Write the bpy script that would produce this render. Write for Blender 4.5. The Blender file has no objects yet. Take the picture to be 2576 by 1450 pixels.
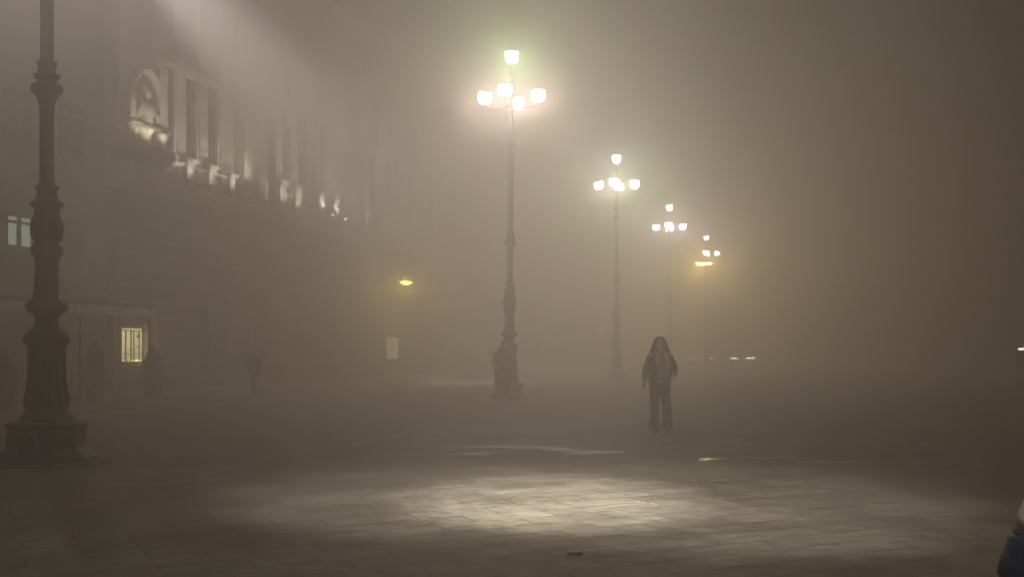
import bpy, bmesh, math, random
from mathutils import Vector, Matrix
random.seed(7)
R = math.radians
sc = bpy.context.scene
C = sc.collection

# ------------------------------------------------------------ camera
H, F = 1.45, 2700.0            # eye height, focal length in px of a 2576 px wide frame
cam = bpy.data.cameras.new('camera')
co = bpy.data.objects.new('camera', cam); C.objects.link(co)
co.location = (0, 0, H); co.rotation_euler = (R(90), 0, 0)
cam.lens = 36 * F / 2576; cam.sensor_width = 36
cam.shift_y = (882 - 725) / 2576
cam.clip_end = 600; cam.clip_start = 0.05
sc.camera = co
# ------------------------------------------------------------ world, exposure
w = bpy.data.worlds.new('World'); sc.world = w; w.use_nodes = True
bg = w.node_tree.nodes['Background']
bg.inputs['Color'].default_value = (1.0, 0.86, 0.70, 1)
bg.inputs['Strength'].default_value = 0.010
sc.view_settings.view_transform = 'Standard'; sc.view_settings.look = 'None'
sc.view_settings.exposure = 0; sc.view_settings.gamma = 1
sc.cycles.volume_bounces = 5; sc.cycles.max_bounces = 7
sc.cycles.diffuse_bounces = 2; sc.cycles.glossy_bounces = 2; sc.cycles.transparent_max_bounces = 8
sc.cycles.use_denoising = True
sc.cycles.sample_clamp_indirect = 4.0
try: sc.cycles.use_light_tree = True
except Exception: pass

K = 1.68                        # overall power of the lit lamps
def lamp_light(kind, name, loc, power, color, radius=0.1, aim=None, size=None, blend=1.0, parent=None):
    l = bpy.data.lights.new(name, kind); l.energy = power * K; l.color = color
    l.shadow_soft_size = radius
    o = bpy.data.objects.new(name, l); C.objects.link(o); o.location = loc
    if kind == 'SPOT':
        l.spot_size = R(size); l.spot_blend = blend
    if aim is not None:
        o.rotation_euler = (Vector(aim) - Vector(loc)).to_track_quat('-Z', 'Y').to_euler()
    if parent: o.parent = parent
    return o
def at(px, py, Y):             # a pixel of the 2576x1450 photograph at depth Y
    return Vector(((px - 1288) / F * Y, Y, H + (882 - py) / F * Y))

# floodlight on a mast behind the photographer: the bright pool on the paving
for nm, p_, tx, ty, sz in (('centre', 29000, 0.42, 10.4, 16), ('left', 10500, -0.6, 10.8, 22), ('right', 9500, 1.9, 10.5, 26)):
    lamp_light('SPOT', 'pool_floodlight_' + nm, (1.0, 2.0, 10.5), p_, (1.0, 0.93, 0.79), 0.08, (tx, ty, 0), sz, 1.0)
lamp_light('SPOT', 'wide_floodlight', (2.4, -2.5, 8.5), 1900, (1.0, 0.90, 0.74), 0.10, (1.9, 7.8, 0), 62, 1.0)
# floodlight above the left edge of the picture, its beam slanting down through the fog
lamp_light('SPOT', 'beam_floodlight', at(170, -330, 28), 330000, (1.0, 0.94, 0.87), 0.10, at(1010, 560, 43), 27, 1.0)
lamp_light('POINT', 'left_fog_fill', at(60, -400, 28), 500, (1.0, 0.94, 0.84), 0.2)  # added unseen fill light, brightens the fog at upper left

# ------------------------------------------------------------ materials
def mat(name, color, rough=0.6, metal=0.0, noise=0.25, scale=6.0, bump=0.0, spec=0.5):
    m = bpy.data.materials.new(name); m.use_nodes = True
    nt = m.node_tree; b = nt.nodes['Principled BSDF']
    b.inputs['Roughness'].default_value = rough; b.inputs['Metallic'].default_value = metal
    b.inputs['Specular IOR Level'].default_value = spec
    tc = nt.nodes.new('ShaderNodeTexCoord'); n = nt.nodes.new('ShaderNodeTexNoise')
    n.inputs['Scale'].default_value = scale; n.inputs['Detail'].default_value = 6
    nt.links.new(tc.outputs['Object'], n.inputs['Vector'])
    mx = nt.nodes.new('ShaderNodeMix'); mx.data_type = 'RGBA'
    c = Vector(color)
    mx.inputs[6].default_value = (*(c * (1 - noise)), 1); mx.inputs[7].default_value = (*(c * (1 + noise)), 1)
    nt.links.new(n.outputs['Fac'], mx.inputs[0]); nt.links.new(mx.outputs[2], b.inputs['Base Color'])
    if bump:
        bp = nt.nodes.new('ShaderNodeBump'); bp.inputs['Strength'].default_value = bump
        bp.inputs['Distance'].default_value = 0.02
        nt.links.new(n.outputs['Fac'], bp.inputs['Height']); nt.links.new(bp.outputs['Normal'], b.inputs['Normal'])
    return m
def glow(name, color, strength, clear=0.0):
    m = bpy.data.materials.new(name); m.use_nodes = True
    nt = m.node_tree; nt.nodes.clear()
    out = nt.nodes.new('ShaderNodeOutputMaterial'); e = nt.nodes.new('ShaderNodeEmission')
    e.inputs['Color'].default_value = (*color, 1); e.inputs['Strength'].default_value = strength
    if clear:
        t = nt.nodes.new('ShaderNodeBsdfTransparent'); mx = nt.nodes.new('ShaderNodeMixShader')
        mx.inputs[0].default_value = 1 - clear
        nt.links.new(t.outputs[0], mx.inputs[1]); nt.links.new(e.outputs[0], mx.inputs[2])
        nt.links.new(mx.outputs[0], out.inputs['Surface'])
    else:
        nt.links.new(e.outputs[0], out.inputs['Surface'])
    try: m.cycles.emission_sampling = 'NONE'
    except Exception: pass
    return m
M = dict(
    iron=mat('cast_iron', (0.028, 0.026, 0.03), 0.42, 0.4, 0.4, 9, 0.5),
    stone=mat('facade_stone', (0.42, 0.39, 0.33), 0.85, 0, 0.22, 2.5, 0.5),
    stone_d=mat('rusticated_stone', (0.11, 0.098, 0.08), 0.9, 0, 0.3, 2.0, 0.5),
    render=mat('old_render', (0.16, 0.14, 0.10), 0.9, 0, 0.25, 0.8, 0.2),
    pane=mat('dark_pane', (0.02, 0.02, 0.022), 0.15, 0, 0.2, 3),
    wood=mat('painted_wood', (0.10, 0.09, 0.08), 0.6, 0, 0.2, 8),
    canvas=mat('awning_canvas', (0.18, 0.16, 0.14), 0.9, 0, 0.2, 5, 0.2),
    valance=mat('pale_valance', (0.6, 0.56, 0.52), 0.9, 0, 0.2, 6, 0.2),
    leaf=mat('leaf', (0.045, 0.06, 0.03), 0.6, 0, 0.5, 14),
    bark=mat('bark', (0.06, 0.045, 0.03), 0.9, 0, 0.3, 20),
    terracotta=mat('planter_clay', (0.12, 0.08, 0.07), 0.85, 0, 0.2, 8),
    skin=mat('skin', (0.60, 0.42, 0.33), 0.55, 0, 0.08, 20),
    hair=mat('dark_hair', (0.018, 0.011, 0.009), 0.45, 0, 0.5, 40, 0.8),
    jacket=mat('dark_jacket', (0.07, 0.05, 0.045), 0.75, 0, 0.55, 14, 0.5),
    fleece=mat('pale_fleece', (0.55, 0.50, 0.43), 0.95, 0, 0.2, 40, 0.8),
    shirt=mat('brown_top', (0.34, 0.28, 0.23), 0.9, 0, 0.3, 14, 0.4),
    pants=mat('dark_trousers', (0.018, 0.013, 0.015), 0.85, 0, 0.3, 12, 0.3),
    puffy=mat('dark_puffer', (0.035, 0.035, 0.045), 0.6, 0, 0.2, 14, 0.3),
    navy=mat('navy_nylon', (0.012, 0.028, 0.085), 0.5, 0, 0.25, 16, 0.35),
    beige=mat('beige_nylon', (0.75, 0.70, 0.62), 0.7, 0, 0.15, 22, 0.3),
    shoe=mat('shoe_leather', (0.03, 0.03, 0.03), 0.5, 0, 0.2, 10),
    slab=mat('pale_slab', (0.30, 0.27, 0.23), 0.6, 0, 0.3, 3, 0.4),
)
# paving: big worn sandstone slabs, laid at about 30 degrees to the view, damp in patches
def paving():
    m = bpy.data.materials.new('damp_paving'); m.use_nodes = True
    nt = m.node_tree; L = nt.links.new; b = nt.nodes['Principled BSDF']
    tc = nt.nodes.new('ShaderNodeTexCoord'); mp = nt.nodes.new('ShaderNodeMapping')
    mp.inputs['Rotation'].default_value = (0, 0, R(-27))
    L(tc.outputs['Object'], mp.inputs['Vector'])
    def noise(scale, detail=5, rough=0.55, sx=1.0, sy=1.0):
        q = nt.nodes.new('ShaderNodeMapping'); q.inputs['Scale'].default_value = (sx, sy, 1)
        L(mp.outputs[0], q.inputs['Vector'])
        n = nt.nodes.new('ShaderNodeTexNoise'); n.inputs['Scale'].default_value = scale
        n.inputs['Detail'].default_value = detail; n.inputs['Roughness'].default_value = rough
        L(q.outputs[0], n.inputs['Vector']); return n.outputs['Fac']
    def ramp(v, lo, hi, a, c):
        r = nt.nodes.new('ShaderNodeMapRange'); r.inputs['From Min'].default_value = lo; r.inputs['From Max'].default_value = hi
        r.inputs['To Min'].default_value = a; r.inputs['To Max'].default_value = c
        L(v, r.inputs['Value']); return r.outputs[0]
    def mth(op, a, c):
        r = nt.nodes.new('ShaderNodeMath'); r.operation = op
        for k, v in enumerate((a, c)):
            if isinstance(v, (int, float)): r.inputs[k].default_value = v
            else: L(v, r.inputs[k])
        return r.outputs[0]
    br = nt.nodes.new('ShaderNodeTexBrick')
    # joints wander a little
    wob = nt.nodes.new('ShaderNodeTexNoise'); wob.inputs['Scale'].default_value = 1.3; L(mp.outputs[0], wob.inputs['Vector'])
    vm = nt.nodes.new('ShaderNodeVectorMath'); vm.operation = 'MULTIPLY_ADD'
    vm.inputs[1].default_value = (0.035, 0.035, 0); L(wob.outputs['Color'], vm.inputs[0]); L(mp.outputs[0], vm.inputs[2])
    L(vm.outputs[0], br.inputs['Vector'])
    br.inputs['Scale'].default_value = 1.0; br.inputs['Brick Width'].default_value = 0.78; br.inputs['Row Height'].default_value = 0.36
    br.inputs['Mortar Size'].default_value = 0.007; br.inputs['Mortar Smooth'].default_value = 0.5; br.inputs['Bias'].default_value = 0
    br.inputs['Color1'].default_value = (0.115, 0.102, 0.085, 1); br.inputs['Color2'].default_value = (0.16, 0.146, 0.124, 1)
    br.inputs['Mortar'].default_value = (0.02, 0.017, 0.014, 1)
    worn = ramp(noise(0.9, 6, 0.62), 0.32, 0.60, 0.62, 1.15)
    fine = ramp(noise(5, 8, 0.7), 0.3, 0.7, 0.55, 1.35)
    mul = nt.nodes.new('ShaderNodeVectorMath'); mul.operation = 'SCALE'
    L(br.outputs['Color'], mul.inputs[0]); L(mth('MULTIPLY', worn, fine), mul.inputs['Scale'])
    L(mul.outputs[0], b.inputs['Base Color'])
    wet = ramp(noise(0.42, 5, 0.62), 0.42, 0.62, 0.0, 1.0)
    rgh = mth('SUBTRACT', 0.80, mth('MULTIPLY', wet, 0.22))
    L(mth('ADD', rgh, ramp(noise(9, 4), 0.3, 0.7, -0.06, 0.08)), b.inputs['Roughness'])
    b.inputs['Specular IOR Level'].default_value = 0.25
    hgt = mth('ADD', mth('MULTIPLY', br.outputs['Fac'], -0.5),
              mth('ADD', mth('MULTIPLY', noise(5.5, 8, 0.68, 0.45, 1.7), 1.3), mth('MULTIPLY', noise(19, 6, 0.7), 0.34)))
    bp = nt.nodes.new('ShaderNodeBump'); bp.inputs['Strength'].default_value = 0.55; bp.inputs['Distance'].default_value = 0.022
    L(hgt, bp.inputs['Height']); L(bp.outputs['Normal'], b.inputs['Normal'])
    return m
M['paving'] = paving()
pm = bpy.data.materials.new('puddle_water'); pm.use_nodes = True
b_ = pm.node_tree.nodes['Principled BSDF']; b_.inputs['Base Color'].default_value = (0.02, 0.018, 0.015, 1)
b_.inputs['Roughness'].default_value = 0.12; b_.inputs['IOR'].default_value = 1.5
n_ = pm.node_tree.nodes.new('ShaderNodeTexNoise'); n_.inputs['Scale'].default_value = 9; n_.inputs['Detail'].default_value = 3
p_ = pm.node_tree.nodes.new('ShaderNodeBump'); p_.inputs['Strength'].default_value = 0.3; p_.inputs['Distance'].default_value = 0.012
t_ = pm.node_tree.nodes.new('ShaderNodeTexCoord')
pm.node_tree.links.new(t_.outputs['Object'], n_.inputs['Vector'])
pm.node_tree.links.new(n_.outputs['Fac'], p_.inputs['Height']); pm.node_tree.links.new(p_.outputs['Normal'], b_.inputs['Normal'])
M['puddle_still'] = pm
pm2 = pm.copy(); pm2.name = 'rippled_water'; M['puddle'] = pm2
for n__ in pm2.node_tree.nodes:
    if n__.type == 'BSDF_PRINCIPLED': n__.inputs['Roughness'].default_value = 0.34; n__.inputs['IOR'].default_value = 2.0

# ------------------------------------------------------------ mesh helpers
class MB:
    def __init__(s): s.v = []; s.f = []
    def box(s, x0, x1, y0, y1, z0, z1):
        n = len(s.v)
        s.v += [(x0,y0,z0),(x1,y0,z0),(x1,y1,z0),(x0,y1,z0),(x0,y0,z1),(x1,y0,z1),(x1,y1,z1),(x0,y1,z1)]
        s.f += [tuple(n+i for i in q) for q in ((0,3,2,1),(4,5,6,7),(0,1,5,4),(1,2,6,5),(2,3,7,6),(3,0,4,7))]
        return s
    def lathe(s, prof, n=24, c=(0,0,0), ph=0.0, cap=True):
        k0 = len(s.v)
        for r, z in prof:
            for i in range(n):
                a = ph + 2*math.pi*i/n
                s.v.append((c[0]+r*math.cos(a), c[1]+r*math.sin(a), c[2]+z))
        for j in range(len(prof)-1):
            for i in range(n):
                a = k0+j*n+i; b = k0+j*n+(i+1)%n
                s.f.append((a, b, b+n, a+n))
        if cap:
            s.f.append(tuple(k0+i for i in reversed(range(n))))
            s.f.append(tuple(k0+(len(prof)-1)*n+i for i in range(n)))
        return s
    def tube(s, pts, rad, n=10, sq=1.0):
        pts = [Vector(p) for p in pts]
        if not isinstance(rad, (list, tuple)): rad = [rad]*len(pts)
        k0 = len(s.v); up = Vector((0,1,0.01))
        for j, p in enumerate(pts):
            t = (pts[min(j+1, len(pts)-1)] - pts[max(j-1, 0)]).normalized()
            u = up if abs(t.dot(up)) < 0.95 else Vector((1,0,0))
            a = t.cross(u).normalized(); b = a.cross(t).normalized()
            for i in range(n):
                th = 2*math.pi*i/n
                s.v.append(tuple(p + a*(rad[j]*math.cos(th)) + b*(rad[j]*sq*math.sin(th))))
        for j in range(len(pts)-1):
            for i in range(n):
                a = k0+j*n+i; b = k0+j*n+(i+1)%n
                s.f.append((a, a+n, b+n, b))
        s.f.append(tuple(k0+i for i in range(n))); s.f.append(tuple(k0+(len(pts)-1)*n+i for i in reversed(range(n))))
        return s
    def loft(s, rings, n=24, fold=0.0, folds=9):   # rings of (cx, cy, z, rx, ry)
        k0 = len(s.v)
        for j, (cx, cy, z, rx, ry) in enumerate(rings):
            for i in range(n):
                a = 2*math.pi*i/n; q = 1 + fold*math.sin(a*folds + j*0.5)
                s.v.append((cx+rx*q*math.cos(a), cy+ry*q*math.sin(a), z))
        for j in range(len(rings)-1):
            for i in range(n):
                a = k0+j*n+i; b = k0+j*n+(i+1)%n
                s.f.append((a, b, b+n, a+n))
        s.f.append(tuple(k0+i for i in reversed(range(n)))); s.f.append(tuple(k0+(len(rings)-1)*n+i for i in range(n)))
        return s
    def ball(s, c, r, n=12, m=8):
        if not isinstance(r, (tuple, list)): r = (r, r, r)
        pr = [(math.sin(math.pi*j/m), -math.cos(math.pi*j/m)) for j in range(m+1)]
        k0 = len(s.v)
        for q, z in pr:
            q = max(q, 1e-3)
            for i in range(n):
                a = 2*math.pi*i/n
                s.v.append((c[0]+r[0]*q*math.cos(a), c[1]+r[1]*q*math.sin(a), c[2]+r[2]*z))
        for j in range(m):
            for i in range(n):
                a = k0+j*n+i; b = k0+j*n+(i+1)%n
                s.f.append((a, b, b+n, a+n))
        s.f.append(tuple(k0+i for i in reversed(range(n)))); s.f.append(tuple(k0+m*n+i for i in range(n)))
        return s
    def build(s, name, m, parent=None, smooth=False, bevel=0.0, remesh=0.0, sub=0):
        me = bpy.data.meshes.new(name); me.from_pydata(s.v, [], s.f); me.update()
        me.materials.append(m if not isinstance(m, str) else M[m])
        o = bpy.data.objects.new(name, me); C.objects.link(o)
        if parent: o.parent = parent
        if remesh:
            md = o.modifiers.new('r', 'REMESH'); md.mode = 'VOXEL'; md.voxel_size = remesh; md.use_smooth_shade = True
            ms = o.modifiers.new('s', 'SMOOTH'); ms.factor = 0.5; ms.iterations = 4
            dg = bpy.context.evaluated_depsgraph_get(); dg.update()
            nm = bpy.data.meshes.new_from_object(o.evaluated_get(dg)); o.modifiers.clear(); o.data = nm
            nm.name = name
        if smooth:
            for p in o.data.polygons: p.use_smooth = True
        if bevel:
            md = o.modifiers.new('b', 'BEVEL'); md.width = bevel; md.segments = 2; md.limit_method = 'ANGLE'; md.angle_limit = R(40)
        if sub:
            md = o.modifiers.new('u', 'SUBSURF'); md.levels = sub; md.render_levels = sub
        return o
def thing(name, label, cat, loc=(0,0,0), rz=0.0, group=None, kind=None):
    o = bpy.data.objects.new(name, None); C.objects.link(o)
    o.location = loc; o.rotation_euler = (0, 0, rz)
    return tag(o, label, cat, group, kind)
def tag(o, label=None, cat=None, group=None, kind=None):
    if label: o['label'] = label
    if cat: o['category'] = cat
    if group: o['group'] = group
    if kind: o['kind'] = kind
    return o
def copy_tree(o, parent=None):
    c = o.copy(); C.objects.link(c); c.parent = parent
    for ch in [x for x in bpy.data.objects if x.parent == o]: copy_tree(ch, c)
    return c

# ------------------------------------------------------------ ground
g = MB(); g.v = [(-120,-25,0),(140,-25,0),(140,170,0),(-120,170,0)]; g.f = [(0,1,2,3)]
tag(g.build('ground', 'paving'), kind='structure')
D = Vector((0.2785, 0.9604, 0)); N = Vector((0.9604, -0.2785, 0)); RZ = math.atan2(D.y, D.x)
s = MB()
for i in range(60):
    p = Vector((-16.7 + 0.29*8, 8, 0.004)) + D*(i*0.9); q = p + D*0.885
    k = len(s.v); s.v += [tuple(p), tuple(p+N*0.28), tuple(q+N*0.28), tuple(q)]; s.f.append((k,k+1,k+2,k+3))
tag(s.build('paving_stripe', 'slab'), kind='structure')
def puddle(cx, cy, wpx, hpx, label, seed):
    rnd = random.Random(seed)
    n = 40; pts = []; ph = [rnd.uniform(0, 6.28) for _ in range(6)]
    for i in range(n):
        a = 2*math.pi*i/n
        q = 1 + 0.20*math.sin(2*a+ph[0]) + 0.16*math.sin(3*a+ph[1]) + 0.14*math.sin(5*a+ph[2]) + 0.09*math.sin(8*a+ph[3]) + 0.06*math.sin(13*a+ph[4])
        px = cx + wpx/2*q*math.cos(a); py = cy + hpx/2*q*math.sin(a) 
        Y = H*F/(py-882); pts.append(((px-1288)/F*Y, Y, 0))
    c = sum((Vector(p) for p in pts), Vector())/n
    b = MB(); b.v = [tuple(Vector(p)-c) for p in pts]; b.f = [tuple(range(n))]
    o = b.build('puddle', 'puddle' if 'mirror' not in label and 'near edge' not in label else 'puddle_still'); o.location = (c.x, c.y, 0.004)
    tag(o, label, None, 'shallow puddles on the paving', 'structure')
for k, a in enumerate([
    (1235, 1123, 190, 6, 'long thin bright puddle mid square below the nearest lit lamp'),
    (1345, 1125, 110, 5, 'thin bright puddle touching the right end of the long one'),
    (1192, 1141, 130, 6, 'thin puddle nearest the camera on the left of the cluster'),
    (1408, 1130, 95, 6, 'small bright puddle in the middle of the cluster'),
    (1490, 1137, 140, 7, 'thin bright puddle at the right end of the cluster'),
    (1462, 1143, 90, 4, 'sliver of water just in front of the right puddle of the cluster'),
    (1072, 1118, 60, 3, 'faint sliver of water left of the puddle cluster'),
    (1787, 1154, 66, 6, 'small puddle mirroring the orange light'),
    (1838, 1207, 86, 6, 'narrow puddle at the near edge of the dark paving on the right'),
    (1950, 1150, 120, 5, 'faint thin puddle right of the orange reflection'),
    (2090, 1161, 140, 8, 'dull wide puddle in the dark right part of the square'),
    (2300, 1160, 90, 4, 'faintest puddle far to the right')]):
    puddle(*a, seed=k+3)

b = MB()                       # wet glint on the slabs in the pool of light, painted as pale strips
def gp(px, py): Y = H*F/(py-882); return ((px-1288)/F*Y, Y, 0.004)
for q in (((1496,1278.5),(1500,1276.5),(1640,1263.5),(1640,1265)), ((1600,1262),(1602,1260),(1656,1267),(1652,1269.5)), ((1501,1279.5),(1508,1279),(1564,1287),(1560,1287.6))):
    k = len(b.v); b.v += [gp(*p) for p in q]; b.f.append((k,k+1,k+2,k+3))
tag(b.build('glint_strips', mat('pale_glint', (0.30,0.28,0.25), 0.5, 0, 0.6, 25, 0.3)), kind='structure')
b = MB(); rnd_ = random.Random(4)
for i in range(7): 
    c = Vector((rnd_.uniform(-.10,.10), rnd_.uniform(-.05,.05), .02+rnd_.uniform(0,.02))); b.ball(c, (rnd_.uniform(.03,.07), rnd_.uniform(.03,.05), rnd_.uniform(.008,.02)), 8, 5)
q = gp(1445, 1394); o = b.build('dead_leaf', mat('wet_leaf', (0.03,0.022,0.018), .35, 0, .4, 20), None, remesh=.012); o.location = (q[0], q[1], 0); o.scale = (.5,.6,.6)
tag(o, 'small dark wet clump of leaves on the paving in the foreground', 'leaf litter')

# ------------------------------------------------------------ street lamps of the row
prof = [(1165,.0),(1165,.56),(1150,.55),(1144,.46)]
col = [(1068,.30),(1062,.33),(1056,.33),(1050,.27),(1046,.29),(1040,.26),(1024,.275),(990,.235),(957,.215),(920,.21),(890,.22),(874,.25),(866,.29),
       (860,.295),(852,.27),(846,.255),(838,.20),(826,.145),(812,.14),(802,.165),(790,.235),(786,.255),(775,.258),(771,.24),(764,.20),(757,.168),(735,.155),(713,.148),
       (680,.142),(660,.152),(652,.175),(647,.2),(634,.2),(630,.18),(622,.15),(612,.165),(600,.185),(580,.19),(562,.18),(548,.155),(538,.15),(531,.175),
       (526,.205),(520,.20),(515,.15),(502,.125),(490,.128),(484,.147),(479,.147),(476,.10),(466,.092),(400,.088),(320,.088),(280,.092),(262,.115),(250,.155),(242,.195),
       (234,.2),(226,.185),(221,.125),(214,.12),(208,.155),(201,.165),(197,.12),(188,.108),(178,.108),(174,.128),(168,.127),(166,.083)]
colz = [(r, (1165-y)/195.0) for y, r in col]
def bowl_mesh(rad, h):
    pr = [(rad*0.30, 0.0), (rad*0.62, h*0.03), (rad*0.86, h*0.18), (rad*0.97, h*0.42), (rad, h*0.72), (rad*0.99, h)]
    return MB().lathe(pr, 20)
def head(parent, x, y, z, rad, h, color, power, emis):
    """one luminaire: glowing bowl below a thin dark lid, a point lamp inside"""
    gl = bowl_mesh(rad, h).build('lamp_bowl', glow('lit_bowl', tuple(.65+.35*q for q in color), emis, 0.5) if power else M['pane'], parent, smooth=True)
    gl.location = (x, y, z)
    MB().lathe([(rad*1.03, h+0.002), (rad*1.05, h+0.02), (rad*0.8, h+0.035), (rad*0.25, h+0.05), (rad*0.18, h+0.10)], 20).build('lid', 'iron', gl)
    if power:
        lamp_light('POINT', 'bulb', (x, y, z+h*0.45), power, color, rad*0.5, parent=parent)
def street_lamp(X, Y, label, cols, th=-13, emis=30, power=220, lean=0.0):
    t = thing('street_lamp', label, 'street lamp', (X, Y, 0), 0, 'ornate street lamps in a row across the square')
    t.rotation_euler = (0, lean, 0)
    # octagonal plinth with mouldings
    pl = MB(); ph = R(22.5)
    pl.lathe([(.60,.0),(.60,.05),(.57,.10),(.545,.12),(.49,.16),(.475,.19),(.47,.42),(.49,.44),(.50,.47),(.46,.50),(.36,.515)], 8, ph=ph)
    P = pl.build('plinth', 'iron', t)
    if X < -4:
        tr = MB(); cx, cz, rr = -0.07, 0.26, 0.145
        pts = [(cx+rr*math.cos(a), -0.455, cz+rr*math.sin(a)) for a in [2*math.pi*i/40 for i in range(41)]]
        tr.tube(pts, 0.009, 8).build('ring_emblem', mat('worn_bronze', (0.30,0.25,0.20), 0.45, 0.5, 0.3, 20), P, smooth=True)
    MB().lathe(colz + [(.083, 6.5), (.075, 7.35)], 28).build('column', 'iron', t, smooth=True)
    # leaf ribs around the bell of the shaft
    rb = MB(); rc = MB()
    for i in range(12):
        a = 2*math.pi*i/12
        rb.tube([(r*math.cos(a), r*math.sin(a), z) for r, z in ((.275,.74),(.24,.9),(.218,1.06),(.212,1.25),(.222,1.4))], [.012,.018,.02,.018,.008], 6)
        rc.tube([(r*math.cos(a), r*math.sin(a), z) for r, z in ((.168,2.82),(.186,2.9),(.19,3.0),(.182,3.08))], [.008,.014,.014,.008], 6)
    rb.build('bell_leaves', 'iron', t, smooth=True); rc.build('bulb_leaves', 'iron', t, smooth=True)
    MB().lathe([(.075,7.35),(.11,7.38),(.12,7.42),(.08,7.46),(.075,7.6),(.13,7.66),(.17,7.72),(.15,7.80),(.09,7.86),(.08,8.05),(.14,8.10),(.16,8.16),(.11,8.24),
                (.06,8.34),(.055,9.2),(.09,9.25),(.05,9.33),(.04,9.9),(.07,10.0),(.05,10.12),(.09,10.22)], 20).build('crown_knob', 'iron', t, smooth=True)
    for k in range(4):
        a = R(th) + k*math.pi/2; c_, s_ = math.cos(a), math.sin(a)
        pts = [(.07, 8.98), (.3, 8.90), (.55, 8.90), (.74, 8.94), (.84, 9.07)]
        A = MB().tube([(r*c_, r*s_, z) for r, z in pts], [.030,.024,.02,.02,.055], 8)
        sp = [(0.22+0.09*math.cos(q)*(1-q/9), 9.02+0.09*math.sin(q)*(1-q/9)) for q in [i*0.5 for i in range(13)]]
        A.tube([(r*c_, r*s_, z) for r, z in sp], .010, 6)
        ar = A.build('arm', 'iron', t, smooth=True)
        color, on = cols[k+1]
        head(t, .84*c_, .84*s_, 9.08, .215, .31, color, power*on, emis)
    color, on = cols[0]
    head(t, 0, 0, 10.30, .205, .31, color, power*on*0.9, emis)
    return t
WARM=(1.0,.79,.64); PINK=(1.0,.68,.62); GRN=(.50,1.0,.36); COOL=(.84,.93,1.0); YEL=(1.0,.95,.60); VIO=(1.0,.68,.96); WHT=(1.0,.90,.79); YG=(.92,1.0,.70); ORG=(1.0,.74,.42)
# order: top, right, far, left, near
Lp = 200
street_lamp((118-1288)/F*13.8, 13.8, 'large ornate iron lamp column at the left edge, nearest the camera', [(WHT,1),(WARM,1),(WARM,1),(WARM,1),(WARM,1)], power=Lp*0.22)
street_lamp((1280-1288)/F*33, 33, 'tallest lit five-bowl lamp with a green-tinted top light', [(GRN,1.5),(WARM,1.3),(PINK,.8),(PINK,1.5),(WHT,1.0)], power=Lp, lean=0.009)
street_lamp((1551-1288)/F*50.5, 50.5, 'second lit five-bowl lamp, its right bowl tinted green', [(COOL,1),(GRN,1.2),(WHT,.8),(YEL,1.2),(WHT,1.1)], emis=45, power=Lp*1.35)
street_lamp((1684-1288)/F*67.7, 67.7, 'third lit five-bowl lamp, its right bowl tinted pink', [(YG,.9),(VIO,1.2),(YEL,.8),(WHT,1.1),(WHT,1)], emis=70, power=Lp*1.7)
street_lamp((1777-1288)/F*86, 86, 'farthest five-bowl lamp with one dark bowl above the orange light', [(WHT,.8),(COOL,1.0),(YEL,.6),(WHT,0),(ORG,.6)], emis=110, power=Lp*1.7)
# stone slab under the nearest lamp
bs = MB().lathe([(.72,0.004),(.72,0.035),(.69,0.045)], 8, ph=R(22.5)); o = bs.build('stone_base', mat('worn_slab', (0.13, 0.115, 0.095), 0.7, 0, 0.3, 3, 0.4), None)
o.location = ((118-1288)/F*13.8+.05, 13.85, 0); tag(o, 'low pale stone slab under the nearest lamp column', 'stone slab')
bpy.data.objects['street_lamp'].location.z = 0.045

# ------------------------------------------------------------ palazzo on the left
O = Vector((-14.52, 39.6, 0))
def U(px, off=0.0):            # distance along the facade that shows at a pixel column; off = how far proud of it
    a = 26 - off*1.041
    Y = a/((1288-px)/F + .29); return (Y-39.6)/.9604 + off*0.29
def onto(u, y, z): return O + D*u - N*y + Vector((0,0,z))
pal = thing('palazzo', 'long stone palazzo with floodlit upper storey left of the lamps', 'building', O, RZ)
wl = MB().box(0, 62, 0, 9, 0, 20)
wl.build('wall', 'stone', pal)
ru = MB()
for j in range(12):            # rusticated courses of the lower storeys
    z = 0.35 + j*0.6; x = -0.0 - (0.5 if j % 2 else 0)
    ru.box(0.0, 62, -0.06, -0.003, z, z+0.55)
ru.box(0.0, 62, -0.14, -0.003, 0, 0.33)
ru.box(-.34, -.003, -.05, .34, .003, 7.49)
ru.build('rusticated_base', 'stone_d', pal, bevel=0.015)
cn = MB()
for a_, z0, z1 in ((.16,7.50,7.62),(.30,7.625,7.74),(.52,7.745,7.86),(.60,7.865,8.0)): cn.box(-.3, 62, -a_, -0.002, z0, z1)
cn.build('cornice', 'stone', pal, bevel=0.01)
MB().box(-.5, 62.5, -.9, 9.2, 20.0, 20.5).box(-.3, 62.3, -.5, 9, 19.6, 19.99).build('roof', 'stone', pal)
def pilaster(u, wd, z1=17.0, y=.22, z0=8.0):
    b = MB()
    b.box(u-wd/2-.08, u+wd/2+.08, -y-.08, -.003, z0+.003, z0+.25).box(u-wd/2-.04, u+wd/2+.04, -y-.04, -.003, z0+.253, z0+.4)
    b.box(u-wd/2, u+wd/2, -y, -.003, z0+.403, z1-.6)
    for q in range(3): 
        e = .04+.05*q; b.box(u-wd/2-e, u+wd/2+e, -y-e, -.003, z1-.597+.2*q, z1-.4+.2*q-.003)
    b.build('pilaster', 'stone', pal, bevel=0.012)
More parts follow.
